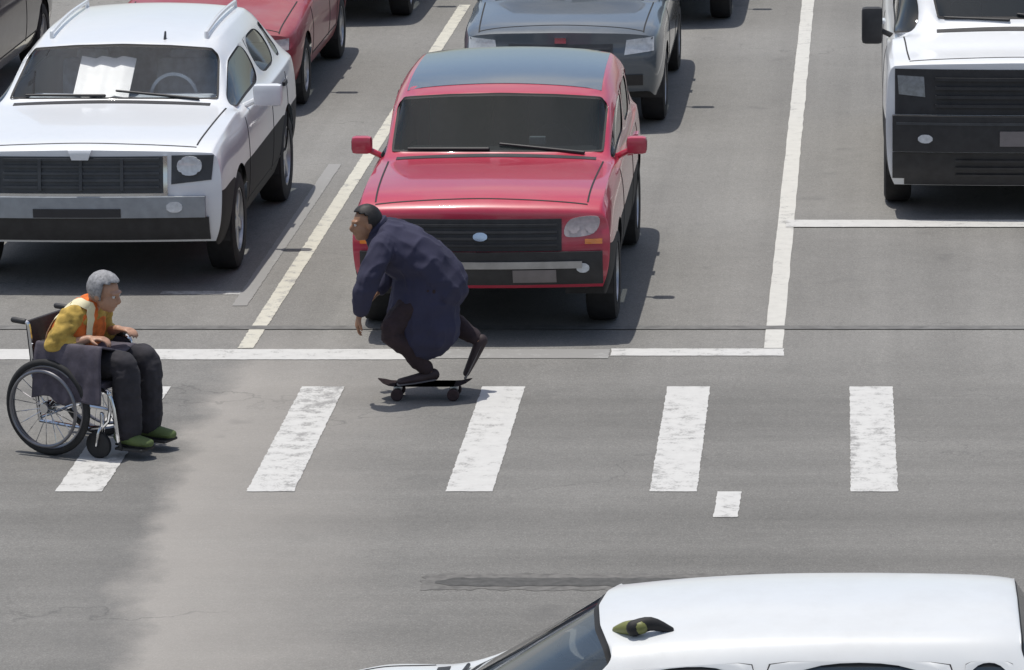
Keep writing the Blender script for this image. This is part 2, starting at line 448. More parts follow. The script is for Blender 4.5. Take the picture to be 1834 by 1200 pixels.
    for i in range(len(G)-1):
        for j in (4, 14): crease(G[i][j], G[i+1][j], max(.35, bx))
        if i >= ir:
            for j in (7, 11): crease(G[i][j], G[i+1][j], bx*.8)
        for j in (5, 13):
            if i < ic: crease(G[i][j], G[i+1][j], max(.45, bx))
        for j in (0, 18): crease(G[i][j], G[i+1][j], .8)
    for i in range(len(G)-1):
        for j in range(sp.get('clad_shade_rows', 0)):  # lower side rows turned black: dark trim plus body shadow put into colour
            for q in (j, 17-j): F[i, q].material_index = 1
    # window openings: painted frame, rubber seal, pane
    groups = {'windscreen': [F[ic, j] for j in range(6, 12)]}
    if not sp.get('blind_rear'): groups['rear_window'] = [F[irr, j] for j in range(6, 12)]
    for sd, jj in (('r', 5), ('l', 12)):
        groups['side_window'+sd+'1'] = [F[ic, jj], F[ir, jj]]
        if not sp.get('panel'):
            groups['side_window'+sd+'2'] = [F[ib, jj]]
            groups['side_window'+sd+'3'] = [F[icp, jj]]
    mi = 2; idx = {}
    for g, fs in groups.items():
        th = sp.get('frame', .035) if g != 'windscreen' else sp.get('ws_frame', .03)
        r1 = bmesh.ops.inset_region(bm, faces=fs, thickness=th, depth=0, use_even_offset=True)
        for f in r1['faces']: f.material_index = 0
        r2 = bmesh.ops.inset_region(bm, faces=fs, thickness=.014, depth=-.006, use_even_offset=True)
        for f in r2['faces']:
            f.material_index = 1
            for e in f.edges: e[cl] = .75
        idx[g] = mi
        for f in fs: f.material_index = mi
        mi += 1
    me = bpy.data.meshes.new('tmp'); bm.to_mesh(me); bm.free()
    for k in range(mi): me.materials.append(None)
    o = bpy.data.objects.new('tmp', me); COL.objects.link(o)
    ss = o.modifiers.new('s', 'SUBSURF'); ss.levels = ss.render_levels = sp.get('subd', 3)
    full = evaluated(o); bpy.data.objects.remove(o); bpy.data.meshes.remove(me)
    bmesh.ops.recalc_face_normals(full, faces=full.faces)
    bvh = BVHTree.FromBMesh(full)
    # split panes from the shell
    for g, k in idx.items():
        b2 = full.copy()
        bmesh.ops.delete(b2, geom=[f for f in b2.faces if f.material_index != k], context='FACES')
        for f in b2.faces: f.material_index = 0
        nm = 'side_window' if g.startswith('side') else g
        link(nm, b2, sp.get('glass_ws', gl) if g == 'windscreen' else gl, root)
    shell = full.copy(); full.free()
    bmesh.ops.delete(shell, geom=[f for f in shell.faces if f.material_index > 1], context='FACES')
    # wheel openings
    rw = sp.get('wheel_r', .34); wy = (sp.get('wy1', .82), L-sp.get('wy2', .78)); Ra = rw+.055
    dele = []
    for f in shell.faces:
        c = f.calc_center_median()
        if abs(c.x) > W*.55 and any(sqrt((c.y-y)**2+(c.z-rw)**2) < Ra for y in wy): dele.append(f)
    bmesh.ops.delete(shell, geom=dele, context='FACES')
    for v in shell.verts:
        if abs(v.co.x) > W*.55 and v.is_boundary:
            for y in wy:
                d = sqrt((v.co.y-y)**2+(v.co.z-rw)**2)
                if abs(d-Ra) < .08 and v.co.z > zs+.03:
                    k = Ra/d; v.co.y = y+(v.co.y-y)*k; v.co.z = rw+(v.co.z-rw)*k
    # raycast trim pieces
    def hit(ax, a, b):
        if ax == 'front': o_, d_ = Vector((a, -2, b)), Vector((0, 1, 0))
        elif ax == 'right': o_, d_ = Vector((3, a, b)), Vector((-1, 0, 0))
        elif ax == 'left': o_, d_ = Vector((-3, a, b)), Vector((1, 0, 0))
        elif ax == 'rear': o_, d_ = Vector((a, L+2, b)), Vector((0, -1, 0))
        else: o_, d_ = Vector((a, b, 4)), Vector((0, 0, -1))
        h = bvh.ray_cast(o_, d_)
        return (h[0], h[1], d_) if h[0] else None
    def patch(bmx, ax, quad, nu, nv, proud=.006, back=.03, mi=0, rnd=0):
        fr, bk = [], []
        for i in range(nu+1):
            rf, rb = [], []
            for j in range(nv+1):
                u, v = i/nu, j/nv
                if rnd:                                           # superellipse-ish rounding of the outline
                    U, V_ = 2*u-1, 2*v-1
                    k = 1-rnd*(U*U*V_*V_)
                    u, v = .5+.5*U*k, .5+.5*V_*k
                p = [(1-u)*(1-v)*quad[0][q]+u*(1-v)*quad[1][q]+u*v*quad[2][q]+(1-u)*v*quad[3][q] for q in (0, 1)]
                h = hit(ax, *p)
                if not h: return False
                pos, n_, d_ = h
                rf.append(bmx.verts.new(pos-d_*proud)); rb.append(bmx.verts.new(pos+d_*back))
            fr.append(rf); bk.append(rb)
        fs = []
        for i in range(nu):
            for j in range(nv):
                fs.append(bmx.faces.new((fr[i][j], fr[i+1][j], fr[i+1][j+1], fr[i][j+1])))
                fs.append(bmx.faces.new((bk[i][j], bk[i][j+1], bk[i+1][j+1], bk[i+1][j])))
        for i in range(nu):
            fs.append(bmx.faces.new((fr[i][0], bk[i][0], bk[i+1][0], fr[i+1][0])))
            fs.append(bmx.faces.new((fr[i][nv], fr[i+1][nv], bk[i+1][nv], bk[i][nv])))
        for j in range(nv):
            fs.append(bmx.faces.new((fr[0][j], fr[0][j+1], bk[0][j+1], bk[0][j])))
            fs.append(bmx.faces.new((fr[nu][j], bk[nu][j], bk[nu][j+1], fr[nu][j+1])))
        for f in fs: f.material_index = mi
        bmesh.ops.recalc_face_normals(bmx, faces=fs); return True
    def part(name, mat, pieces, parent=root, label=None):
        b = bmesh.new()
        for p in pieces: patch(b, *p[0], **p[1])
        o = link(name, b, mat, parent, angle=30)
        if label: o['label'] = label
        return o
    def R(x0, x1, z0, z1): return [(x0, z0), (x1, z0), (x1, z1), (x0, z1)]
    def seg(a, b, w):                                            # thin strip quad along a-b
        dx, dy = b[0]-a[0], b[1]-a[1]; l = sqrt(dx*dx+dy*dy); nx, ny = -dy/l*w/2, dx/l*w/2
        return [(a[0]+nx, a[1]+ny), (b[0]+nx, b[1]+ny), (b[0]-nx, b[1]-ny), (a[0]-nx, a[1]-ny)]
    # shut lines live in the shell mesh
    lines = []
    hx = W*.80
    lines += [('top', seg((s*hx, .14), (s*W*.84, yc-.06), .012), 1, 24) for s in (-1, 1)]
    if not sp.get('no_lead_line'): lines.append(('top', seg((-hx, sp.get('bow', .16)*.5+.075), (hx, sp.get('bow', .16)*.5+.075), .011), 1, 24))
    if sp.get('roof_ditch'): lines += [('top', seg((s*sp['roof_ditch'], yrf+.16), (s*sp['roof_ditch'], yrr-.04), .012), 1, 24) for s in (-1, 1)]
    for sd in ('right', 'left'):
        for y0 in (yc+.02, yb, ycp-.05):
            lines.append((sd, seg((y0, zs+.10), (y0, bl-.03), .011), 10, 1))
        lines.append((sd, seg((yc+.02, zs+.12), (ycp-.05, zs+.12), .011), 16, 1))
    lines = [(a, q, (48 if a == 'top' else nu*3), 1) for a, q, nu, nv in lines]
    for a, q, nu, nv in lines: patch(shell, a, q, nu, nv, proud=.0028, back=.01, mi=1)
    link('body', shell, [paint, M['seal']], root, angle=35)
    # underbody and wheel-arch liners
    b = bmesh.new()
    box(b, (0, L/2, zs+.10), (W*1.62, L-.5, .14), .04)
    for y in wy:
        for s in (-1, 1):
            ring = [[b.verts.new((x, y+(Ra+.006)*cos(t), rw+(Ra+.006)*sin(t))) for t in [pi*(-.06+1.12*k/20) for k in range(21)]] for x in (s*W*.60, s*W*.965)]
            for k in range(20): b.faces.new((ring[0][k], ring[0][k+1], ring[1][k+1], ring[1][k]))
            b.faces.new(ring[0])
    link('underbody', b, M['black'], root)
    # wheels
    first = None
    for y in wy:
        for s in (-1, 1):
            x = s*(W-.125)
            if first is None:
                wh = empty('wheel', (0, 0, 0)); wh.parent = root
                b = bmesh.new()
                lathe(b, [(-.105, rw*.66), (-.11, rw*.86), (-.095, rw*.97), (-.05, rw), (.05, rw), (.095, rw*.97), (.11, rw*.86), (.105, rw*.66)], 'x', 36, closed=True)
                link('tyre', b, M['rubber'], wh)
                b = bmesh.new()
                lathe(b, [(.05, rw*.67), (.098, rw*.67), (.098, rw*.61), (.06, rw*.58), (-.06, rw*.58), (-.06, rw*.67)], 'x', 36, closed=True)
                lathe(b, [(.05, .01), (.05, rw*.19), (.085, rw*.17), (.085, .01)], 'x', 20)
                for k in range(5):
                    a = 2*pi*k/5
                    box(b, (.072, cos(a)*rw*.38, sin(a)*rw*.38), (.03, rw*.5, .075), .008, Matrix.Rotation(a, 3, 'X'))
                link('rim', b, M['alloy'], wh); first = wh
            else:
                wh = copy_tree(first); wh.parent = root
            wh.location = (x, y, rw); wh.rotation_euler = (random.uniform(0, 1), 0, 0 if s > 0 else pi)
    # mirrors
    mh = sp.get('mirror', (.20, .13)); my, mz = sp.get('mirror_y', yc+.28), sp.get('mirror_z', bl+.10)
    for s in (-1, 1):
        b = bmesh.new()
        box(b, (s*(W*.95+.05+mh[0]/2), my, mz), (mh[0], .11, mh[1]), .035)
        tube(b, [(s*W*.90, my+.02, bl+.0, .022), (s*(W*.95+.09), my, mz-.03, .022)], sub=1, seg=8)
        o = link('wing_mirror', b, sp.get('mirror_mat', paint), root)
        b = bmesh.new(); box(b, (s*(W*.95+.05+mh[0]/2), my+.058, mz), (mh[0]*.84, .006, mh[1]*.78), .002)
        link('mirror_glass', b, M['chrome'], o)
    # door handles
    for sd in ('right', 'left'):
        for y in (yb-.14, ycp-.2):
            part('door_handle', paint if not sp.get('dark_handles') else M['black'], [((sd, R(y-.08, y+.08, bl-.115, bl-.085), 6, 2), dict(proud=.022, back=.01))])
    # wipers, cowl panel
    b = bmesh.new()
    for x0, x1 in ((-.62, -.06), (.02, .6)):
        h0, h1 = hit('top', x0*wcw*1.3, yc+.10), hit('top', x1*wcw*1.3, yc+.055)
        if h0 and h1: tube(b, [(*(h0[0]+Vector((0, -.004, .014))), .009), (*(h1[0]+Vector((0, -.004, .012))), .012)], sub=1, seg=6)
    link('wiper', b, M['black'], root)
    part('cowl_panel', M['black'], [(('top', [(-wcw*.9, yc-.075+.03), (wcw*.9, yc-.075+.03), (wcw*.9, yc+.012), (-wcw*.9, yc+.012)], 14, 2), dict(proud=.004, back=.02))])
    # cabin interior
    b = bmesh.new()
    box(b, (0, yc+.38, zc-.10), (wcw*1.75, .5, .16), .05)          # dashboard
    box(b, (0, (yrf+yrr)/2, zs+.30), (W*1.6, yrr-yc-.1, .05))
    for x in (-.37, .37):
        box(b, (x, yrf+.45, zs+.45), (.5, .5, .18), .06); box(b, (x, yrf+.72, zs+.72), (.48, .15, .58), .06, Matrix.Rotation(radians(-12), 3, 'X'))
        box(b, (x, yrf+.79, min(zs+1.08, zrf-.24)), (.26, .1, .17), .04)
    if not sp.get('panel'):
        box(b, (0, yrr-.75, zs+.45), (1.25, .5, .18), .06); box(b, (0, yrr-.45, zs+.72), (1.25, .16, .58), .06, Matrix.Rotation(radians(-12), 3, 'X'))
    lathe(b, [(-.01, .19), (.012, .19), (.012, .165), (-.01, .165)], 'y', 24, (sp.get('wheel_side', .37), yc+.66, zc-.06), closed=True)
    link('interior', b, sp.get('interior', M['interior']), root)
    for spec in sp.get('trim', []):
        name, mat, pieces = spec[:3]
        part(name, mat, pieces, label=spec[3] if len(spec) > 3 else None)
    # rear lamps
    for s in (-1, 1):
        part('tail_light', M['red_lens'], [(('rear', R(s*W*.60, s*W*.82, bl-.25, bl-.06), 4, 4), dict(proud=.01))])
    return hit, patch, part
M['red_lens'] = simple('red_lens', (.35, .02, .02), .2, coat=1)
def P_(ax, quad, nu=8, nv=3, **kw): return ((ax, quad, nu, nv), kw)
def RR(x0, x1, z0, z1): return [(x0, z0), (x1, z0), (x1, z1), (x0, z1)]
def mir(q): return [(-a, b) for a, b in q]
CARS = 'cars waiting at the stop line'

# white SUV, front left ------------------------------------------------------
root = tag(empty('parked_truck', (-5.765, 32.12, 0)), 'white SUV with tall dark grille and white hood ornament waiting at the left stop line', 'suv', 'vehicles waiting in the lanes')
root.name = 'white_suv'
hlq = [(.66, .83), (.93, .85), (.955, 1.0), (.68, 1.0)]
sp = dict(W=2.08, L=4.6, sill=.31, low=.36, hood_lead=1.05, hood_mid=1.12, cowl=1.42, cowl_z=1.175, cowl_w=1.66, belt=1.09, roof_front=2.02, roof_rear=4.05,
          z_rf=1.545, z_rm=1.60, z_rr=1.575, roof_w=1.46, clad_shade_rows=2, box=.8, nose_w=.985, bow=.06, tail=4.45, tail_z=1.16, paint=M['white'], glass=M['glass_light'], glass_ws=M['glass_clear'], wheel_r=.37, wy1=.9, wy2=.9,
          mirror=(.22, .17), frame=.04, ws_frame=.03, dark_handles=True, interior=M['interior_l'], mirror_mat=M['white'], lead_crease=.75,
          trim=[('grille', M['grille'], [P_('front', RR(-.60, .60, .74, 1.005), 14, 4, proud=.008)] + [P_('front', RR(-.57, .57, z, z+.018), 14, 1, proud=.022) for z in (.775, .825, .875, .925, .975)] + [P_('front', RR(x-.012, x+.012, .76, .99), 1, 5, proud=.028) for x in (-.3, 0, .3)]),
                ('grille_surround', M['chrome'], [P_('front', RR(-.63, -.60, .73, 1.01), 1, 6, proud=.02), P_('front', RR(.60, .63, .73, 1.01), 1, 6, proud=.02), P_('front', RR(-.63, .63, .715, .738), 14, 1, proud=.02)]),
                ('headlight', M['grille'], [P_('front', [(.655, .80), (.945, .83), (.965, 1.01), (.66, 1.01)], 6, 5, proud=.006)]),
                ('headlight', M['grille'], [P_('front', mir([(.655, .80), (.945, .83), (.965, 1.01), (.66, 1.01)]), 6, 5, proud=.006)]),
                ('headlamp_lens', M['lamp'], [P_('front', RR(.70, .88, .865, 1.005), 6, 6, proud=.03, rnd=.35)]),
                ('headlamp_lens', M['lamp'], [P_('front', RR(-.88, -.70, .865, 1.005), 6, 6, proud=.03, rnd=.35)]),
                ('bumper', simple('bumper_grey', (.30, .32, .34), .45), [P_('front', RR(-.90, .90, .56, .715), 18, 4, proud=.05)]),
                ('lower_intake', M['plate'], [P_('front', RR(-.35, .29, .565, .63), 10, 2, proud=.055)]),
                ('skid_plate', M['black'], [P_('front', RR(-.92, .92, .38, .555), 16, 3, proud=.02)]),
                ('fog_light', M['lamp'], [P_('front', RR(.62, .74, .60, .68), 5, 4, proud=.058, rnd=.3)]),
                ('fog_light', M['lamp'], [P_('front', RR(-.74, -.62, .60, .68), 5, 4, proud=.058, rnd=.3)]),
                ('emblem', M['white'], [P_('front', [(-.06, .985), (.06, .985), (.085, 1.055), (-.085, 1.055)], 4, 4, proud=.045)]),
                ])
hit, patch, part = build_car(root, sp)
b = bmesh.new()                                                   # white foil added to stand in for the bright reflection mid windscreen
bmesh.ops.create_grid(b, x_segments=8, y_segments=4, size=.5)
sl = (1.50-1.19)/(2.02-1.42)
for i, v in enumerate(b.verts):
    x, y = v.co.x*.42-.12, v.co.y
    yy = 1.55+.46*(y+.5)
    v.co = (x, yy+.06, 1.155+sl*(yy-1.42)-.035+.012*cos(x*40))
bmesh.ops.solidify(b, geom=b.faces[:], thickness=.008)
link('glare_sunshade', b, M['glare_shade'], root)
b = bmesh.new(); h = hit('top', .30, 2.16)[0]
tube(b, [(h.x, h.y, h.z-.01, .03, .012), (h.x, h.y+.03, h.z+.05, .012, .008)], side=(0, 1, 0), sub=1)
link('roof_antenna', b, M['grille'], root)
for s in (-1, 1):
    b = bmesh.new(); pts = [hit('top', s*.60, y)[0] for y in (2.3, 2.8, 3.3, 3.9)]
    tube(b, [(p.x, p.y, p.z+.045, .016) for p in pts], seg=8)
    for p in (pts[0], pts[-1]): tube(b, [(p.x, p.y, p.z-.01, .018), (p.x, p.y, p.z+.045, .016)], sub=1, seg=8)
    link('roof_rail', b, M['white'], root)

# red SUV, centre -------------------------------------------------------------
root = tag(empty('red_suv', (-2.70, 30.34, 0)), 'red SUV with dark windscreen and open wide hood at the middle stop line', 'suv', 'vehicles waiting in the lanes')
root['label'] = 'bright red SUV with dark windscreen stopped behind the person on the skateboard'
sp = dict(W=1.84, L=4.4, sill=.30, low=.38, hood_lead=.94, hood_mid=1.055, cowl=1.40, cowl_z=1.075, cowl_w=1.60, belt=1.01, roof_front=2.02, roof_rear=3.75,
          z_rf=1.45, z_rm=1.53, z_rr=1.52, roof_w=1.54, clad_shade_rows=2, box=.65, nose_w=.975, bow=.08, tail=4.25, tail_z=1.05, paint=M['red'], glass=M['glass_dark'], wheel_r=.34, frame=.04, ws_frame=.035, mirror=(.15, .13), mirror_mat=M['red'], lead_crease=.3,
          trim=[('grille', M['black'], [P_('front', RR(-.56, .56, .655, .875), 16, 5, proud=.008)] + [P_('front', RR(-.53, .53, z, z+.016), 14, 1, proud=.02) for z in (.69, .735, .78, .825)]),
                ('headlight', M['lampred'], [P_('front', [(.56, .74), (.80, .76), (.84, .90), (.60, .88)], 6, 5, proud=.012, rnd=.2)]),
                ('headlight', M['lampred'], [P_('front', mir([(.56, .74), (.80, .76), (.84, .90), (.60, .88)]), 6, 5, proud=.012, rnd=.2)]),
                ('headlamp_reflector', M['lampred'], [P_('front', RR(0.603, 0.687, 0.773, 0.857), 6, 6, proud=0.018, rnd=.42), P_('front', RR(0.723, 0.807, 0.773, 0.857), 6, 6, proud=0.018, rnd=.42)]),
                ('headlamp_reflector', M['lampred'], [P_('front', RR(-0.687, -0.603, 0.773, 0.857), 6, 6, proud=0.018, rnd=.42), P_('front', RR(-0.807, -0.723, 0.773, 0.857), 6, 6, proud=0.018, rnd=.42)]),
                ('turn_signal', M['amber'], [P_('front', mir(RR(.72, .84, .70, .735)), 4, 2, proud=.014)]),
                ('turn_signal', M['amber'], [P_('front', RR(.72, .84, .70, .735), 4, 2, proud=.014)]),
                ('bumper', M['black'], [P_('front', RR(-.84, .84, .41, .65), 20, 5, proud=.03)]),
                ('bumper_trim', M['alloy'], [P_('front', RR(-.66, .70, .535, .585), 16, 2, proud=.045)]),
                ('licence_plate', M['plate_o'], [P_('front', RR(.22, .52, .43, .525), 4, 3, proud=.04)]),
                ('fog_light', M['lamp'], [P_('front', RR(.66, .75, .50, .57), 4, 4, proud=.04, rnd=.3)]),
                ('fog_light', M['lamp'], [P_('front', RR(-.75, -.66, .50, .57), 4, 4, proud=.04, rnd=.3)]),
                ('emblem', M['chrome'], [P_('front', RR(-.05, .05, .73, .79), 4, 4, proud=.032, rnd=.3)]),
                ])
hit, patch, part = build_car(root, sp)
part('roof_sky_panel', M['sky_tint_roof'] if 'sky_tint_roof' in M else glass('roof_sky_tint', (.10, .13, .16), .0, .10), [P_('top', [(-.715, 2.20), (.715, 2.20), (.70, 3.70), (-.70, 3.70)], 14, 14, proud=.004, back=.02)])  # blue-grey panel: the sky's reflection on the red roof put into colour
for x in (-.36,):
    b = bmesh.new(); h = hit('top', .28, 1.62)[0]
    box(b, (h.x, h.y+.03, h.z-.05), (.12, .05, .06), .01); link('dash_device', b, M['interior_l'], root)

# grey car behind the red one -------------------------------------------------
root = tag(empty('grey_car', (-2.74, 39.06, 0)), 'blue grey sedan close behind the red SUV, cut by the top of the photo', 'car', 'vehicles waiting in the lanes')
sp = dict(W=1.82, L=4.5, sill=.30, low=.36, hood_lead=.90, hood_mid=.98, cowl=1.30, cowl_z=1.04, cowl_w=1.5, belt=.97, roof_front=2.0, roof_rear=3.6, z_rf=1.42, z_rm=1.47, z_rr=1.42, roof_w=1.3,
          bow=.16, tail=4.2, tail_z=1.04, paint=M['grey'], glass=M['glass'], subd=2, wheel_r=.33,
          trim=[('grille', M['grille'], [P_('front', RR(-.46, .46, .62, .80), 12, 3, proud=.008)] + [P_('front', RR(-.44, .44, z, z+.016), 12, 1, proud=.02) for z in (.65, .70, .75)]),
                ('headlight', M['lamp'], [P_('front', [(.56, .70), (.82, .73), (.82, .85), (.58, .83)], 6, 4, proud=.01)]),
                ('headlight', M['lamp'], [P_('front', mir([(.56, .70), (.82, .73), (.82, .85), (.58, .83)]), 6, 4, proud=.01)]),
                ('bumper', M['black'], [P_('front', RR(-.72, .72, .42, .52), 12, 3, proud=.012)]),
                ('licence_plate', M['plate_w'], [P_('front', RR(-.15, .15, .50, .60), 3, 2, proud=.02)]),
                ('emblem', M['chrome'], [P_('front', RR(-.05, .05, .81, .86), 3, 3, proud=.02)])])
build_car(root, sp)

# faded red car in the left lane ----------------------------------------------
root = tag(empty('red_car', (-6.07, 39.95, 0)), 'faded maroon red car with small dark grille behind the white SUV', 'car', 'vehicles waiting in the lanes')
sp = dict(W=1.78, L=4.4, sill=.28, low=.34, hood_lead=.76, hood_mid=.84, cowl=1.25, cowl_z=.93, cowl_w=1.46, belt=.87, roof_front=2.0, roof_rear=3.4, z_rf=1.30, z_rm=1.36, z_rr=1.32, roof_w=1.22,
          bow=.18, tail=4.1, tail_z=.95, paint=M['maroon'], glass=M['glass_dark'], subd=2, wheel_r=.31, mirror_mat=M['black'],
          trim=[('grille', M['black'], [P_('front', RR(-.42, .42, .55, .66), 12, 3, proud=.008)]),
                ('headlight', M['lampred'], [P_('front', [(.50, .57), (.80, .60), (.80, .70), (.52, .68)], 6, 4, proud=.01)]),
                ('headlight', M['lampred'], [P_('front', mir([(.50, .57), (.80, .60), (.80, .70), (.52, .68)]), 6, 4, proud=.01)]),
                ('bumper', M['black'], [P_('front', RR(-.7, .7, .37, .45), 12, 3, proud=.012)]),
                ('licence_plate', M['plate_w'], [P_('front', RR(-.15, .15, .45, .54), 3, 2, proud=.02)])])
build_car(root, sp); redcar = root

# dark car, far left lane -----------------------------------------------------
root = tag(empty('dark_car', (-8.93, 39.4, 0)), 'dark charcoal car in the far left lane beyond the white SUV roof', 'car', 'vehicles waiting in the lanes')
sp = dict(sp); sp.update(paint=M['dark'], W=1.84, hood_lead=.9, hood_mid=.98, cowl_z=1.05, belt=.98, z_rf=1.5, z_rm=1.56, z_rr=1.53, roof_rear=3.8, tail=4.2, tail_z=1.05, cowl_w=1.5, roof_w=1.34,
          trim=[('grille', M['black'], [P_('front', RR(-.42, .42, .6, .78), 12, 3, proud=.008)]),
                ('headlight', M['lamp'], [P_('front', [(.50, .67), (.80, .70), (.80, .82), (.52, .80)], 6, 4, proud=.01)]),
                ('headlight', M['lamp'], [P_('front', mir([(.50, .67), (.80, .70), (.80, .82), (.52, .80)]), 6, 4, proud=.01)])])
build_car(root, sp); darkcar = root
for x, y, lab in ((-5.72, 45.75, 'dark car farthest back in the left lane, behind the faded red car'), (-2.36, 45.55, 'dark car farthest back in the middle lane, behind the blue grey sedan')):
    o = copy_tree(darkcar); o.location = (x, y, 0); o['label'] = lab

# white van, top right --------------------------------------------------------
root = tag(empty('white_van', (1.17, 35.0, 0)), 'tall white van with its shaded front coloured black waiting at the right hand stop line', 'van', 'vehicles waiting in the lanes')
sp = dict(W=2.16, L=5.2, sill=.26, low=.26, hood_lead=1.25, hood_mid=1.31, cowl=.80, cowl_z=1.40, cowl_w=1.42, belt=1.30, roof_front=1.5, roof_rear=5.0, z_rf=2.15, z_rm=2.25, z_rr=2.22, roof_w=1.66, clad_shade_rows=2, box=.7, nose_w=.98,
          bow=.08, tail=5.1, tail_z=1.5, paint=M['white'], glass=M['glass'], wheel_r=.36, panel=True, blind_rear=True, frame=.06, ws_frame=.10, mirror=(.17, .30), mirror_mat=M['black'], lead_crease=.8,  # black front pieces below: the white front's shading put into colour
          trim=[('grille', M['black'], [P_('front', RR(-.98, .98, .84, 1.20), 20, 6, proud=.006)] + [P_('front', RR(-.66, .66, z, z+.025), 14, 1, proud=.03) for z in (.90, .97, 1.04, 1.11)]),
                ('headlight', M['smoke'], [P_('front', [(.74, .98), (.95, 1.0), (.96, 1.15), (.75, 1.14)], 6, 5, proud=.014)]),
                ('headlight', M['smoke'], [P_('front', mir([(.74, .98), (.95, 1.0), (.96, 1.15), (.75, 1.14)]), 6, 5, proud=.014)]),
                ('bumper', M['black'], [P_('front', RR(-1.0, 1.0, .55, .835), 20, 5, proud=.06)]),
                ('shade_valance', M['black'], [P_('front', RR(-1.0, 1.0, .265, .535), 20, 5, proud=.015)] + [P_('front', RR(-.5, .5, z, z+.02), 14, 1, proud=.03) for z in (.34, .40, .46)]),  # black mass: the dark under the nose put into shape and colour
                ('licence_plate', M['plate_o'], [P_('front', RR(-.15, .15, .60, .72), 4, 3, proud=.07)]),
                ('bumper_trim', M['grille'], [P_('front', RR(-.97, .97, .765, .785), 20, 1, proud=.068)]),
                ('fog_light', M['lamp'], [P_('front', mir(RR(.68, .80, .62, .69)), 4, 3, proud=.07, rnd=.3)]),
                ('fog_light', M['lamp'], [P_('front', RR(.68, .80, .62, .69), 4, 3, proud=.07, rnd=.3)])])
build_car(root, sp)

# white minivan crossing at the bottom -----------------------------------------
root = tag(empty('white_minivan', (-2.62, 18.0, 0), radians(-90)), 'white minivan crossing at the bottom right, seen from above its roof', 'minivan')
root.rotation_euler[2] = radians(90)
root.rotation_euler[2] = -pi/2
sp = dict(W=1.86, L=3.72, sill=.30, low=.36, hood_lead=.98, hood_mid=1.09, cowl=.78, cowl_z=1.11, cowl_w=1.56, belt=1.04, roof_front=1.50, roof_rear=3.22, z_rf=1.565, z_rm=1.61, z_rr=1.60, roof_w=1.06, box=.35, roof_bow=.26,
          bow=.16, tail=3.5, tail_z=1.2, paint=M['white_van'], glass=M['glass_light'], wheel_r=.31, frame=.018, wt_drop=.10, ws_frame=.02, wy1=.62, wy2=.62, mirror=(.16, .12), mirror_y=1.36, mirror_z=1.10,
          trim=[('grille', M['grille'], [P_('front', RR(-.5, .5, .62, .8), 12, 3, proud=.008)]),
                ('headlight', M['lamp'], [P_('front', [(.55, .75), (.84, .78), (.84, .93), (.6, .91)], 6, 4, proud=.01)]),
                ('headlight', M['lamp'], [P_('front', mir([(.55, .75), (.84, .78), (.84, .93), (.6, .91)]), 6, 4, proud=.01)])])
hit, patch, part = build_car(root, sp)
# antenna on the roof: an olive arched base with a black fin. local x = world -Y side ... placed from the roof skin
h = hit('top', .42, 1.66)[0]
b = bmesh.new()
tube(b, [(h.x-.085, h.y-.075, h.z+.004, .030, .02), (h.x-.03, h.y-.03, h.z+.030, .034, .03), (h.x+.0, h.y+.02, h.z+.04, .032, .03)], side=(0, 1, 0), mi=0)
tube(b, [(h.x+.0, h.y-.01, h.z+.035, .030, .035), (h.x-.015, h.y+.06, h.z+.05, .024, .03), (h.x-.03, h.y+.14, h.z+.02, .014, .015)], side=(1, 0, 0), mi=1)
link('roof_antenna', b, [M['olive'], M['seal']], root)

# ------------------------------------------------------------------ figures
def hand(bm, w, d, n, L=.175, curl=.7, flip=1):
    """w wrist, d pointing direction, n palm normal (palm faces n); flip = thumb side"""
    d = Vector(d).normalized(); n = Vector(n); n = (n-d*n.dot(d)).normalized(); s = d.cross(n)*flip; w = Vector(w)
    k = w+d*L*.50
    tube(bm, [(*w, .026, .020), (*(w+d*L*.25), .036, .017), (*k, .040, .015)], side=s, seg=10)
    for i, (o, ln) in enumerate(((.030, .42), (.010, .48), (-.011, .45), (-.031, .35))):
        p = k+s*o-d*.01; a = .25; q = [p]
        for ph in (.45, .32, .23):
            dd = d*cos(a)+n*sin(a); p = p+dd*L*ln*ph*1.05; q.append(p); a += curl
        tube(bm, [(*q[0], .0095), (*q[1], .0088), (*q[2], .008), (*q[3], .0068)], seg=8, sub=2)
    t0 = w+d*L*.15+s*.026; t1 = t0+(d*.6+s*.75+n*.25).normalized()*L*.22; t2 = t1+(d*.85+s*.2+n*.45).normalized()*L*.2
    tube(bm, [(*t0, .014), (*t1, .0115), (*t2, .008)], seg=8, sub=3)
def frame(fwd, up):
    f = Vector(fwd).normalized(); u = Vector(up); u = (u-f*u.dot(f)).normalized(); r = f.cross(u)
    return Matrix((r, f, u)).transposed()                          # columns: right, forward, up
def head(bm, c, fwd, up, s=1):
    R_ = frame(fwd, up); c = Vector(c)
    def at(x, y, z): return c+R_ @ Vector((x*s, y*s, z*s))
    ball(bm, at(0, -.015, .03), (.076*s, .095*s, .085*s), rot=R_)
    ball(bm, at(0, .025, -.035), (.060*s, .068*s, .080*s), rot=R_)
    ball(bm, at(0, .055, -.085), (.032*s, .032*s, .028*s), rot=R_)
    tube(bm, [(*at(0, .088, .012), .010*s), (*at(0, .112, -.022), .013*s), (*at(0, .092, -.036), .014*s)], sub=2, seg=8)
    tube(bm, [(*at(-.045, .076, .026), .012*s), (*at(0, .088, .028), .011*s), (*at(.045, .076, .026), .012*s)], sub=2, seg=8)
    tube(bm, [(*at(-.022, .083, -.062), .007*s), (*at(0, .092, -.060), .009*s), (*at(.022, .083, -.062), .007*s)], sub=2, seg=8)
    for sd in (-1, 1): ball(bm, at(sd*.077, -.012, -.012), (.012*s, .022*s, .033*s), 10, 8, rot=R_)
    return at, R_
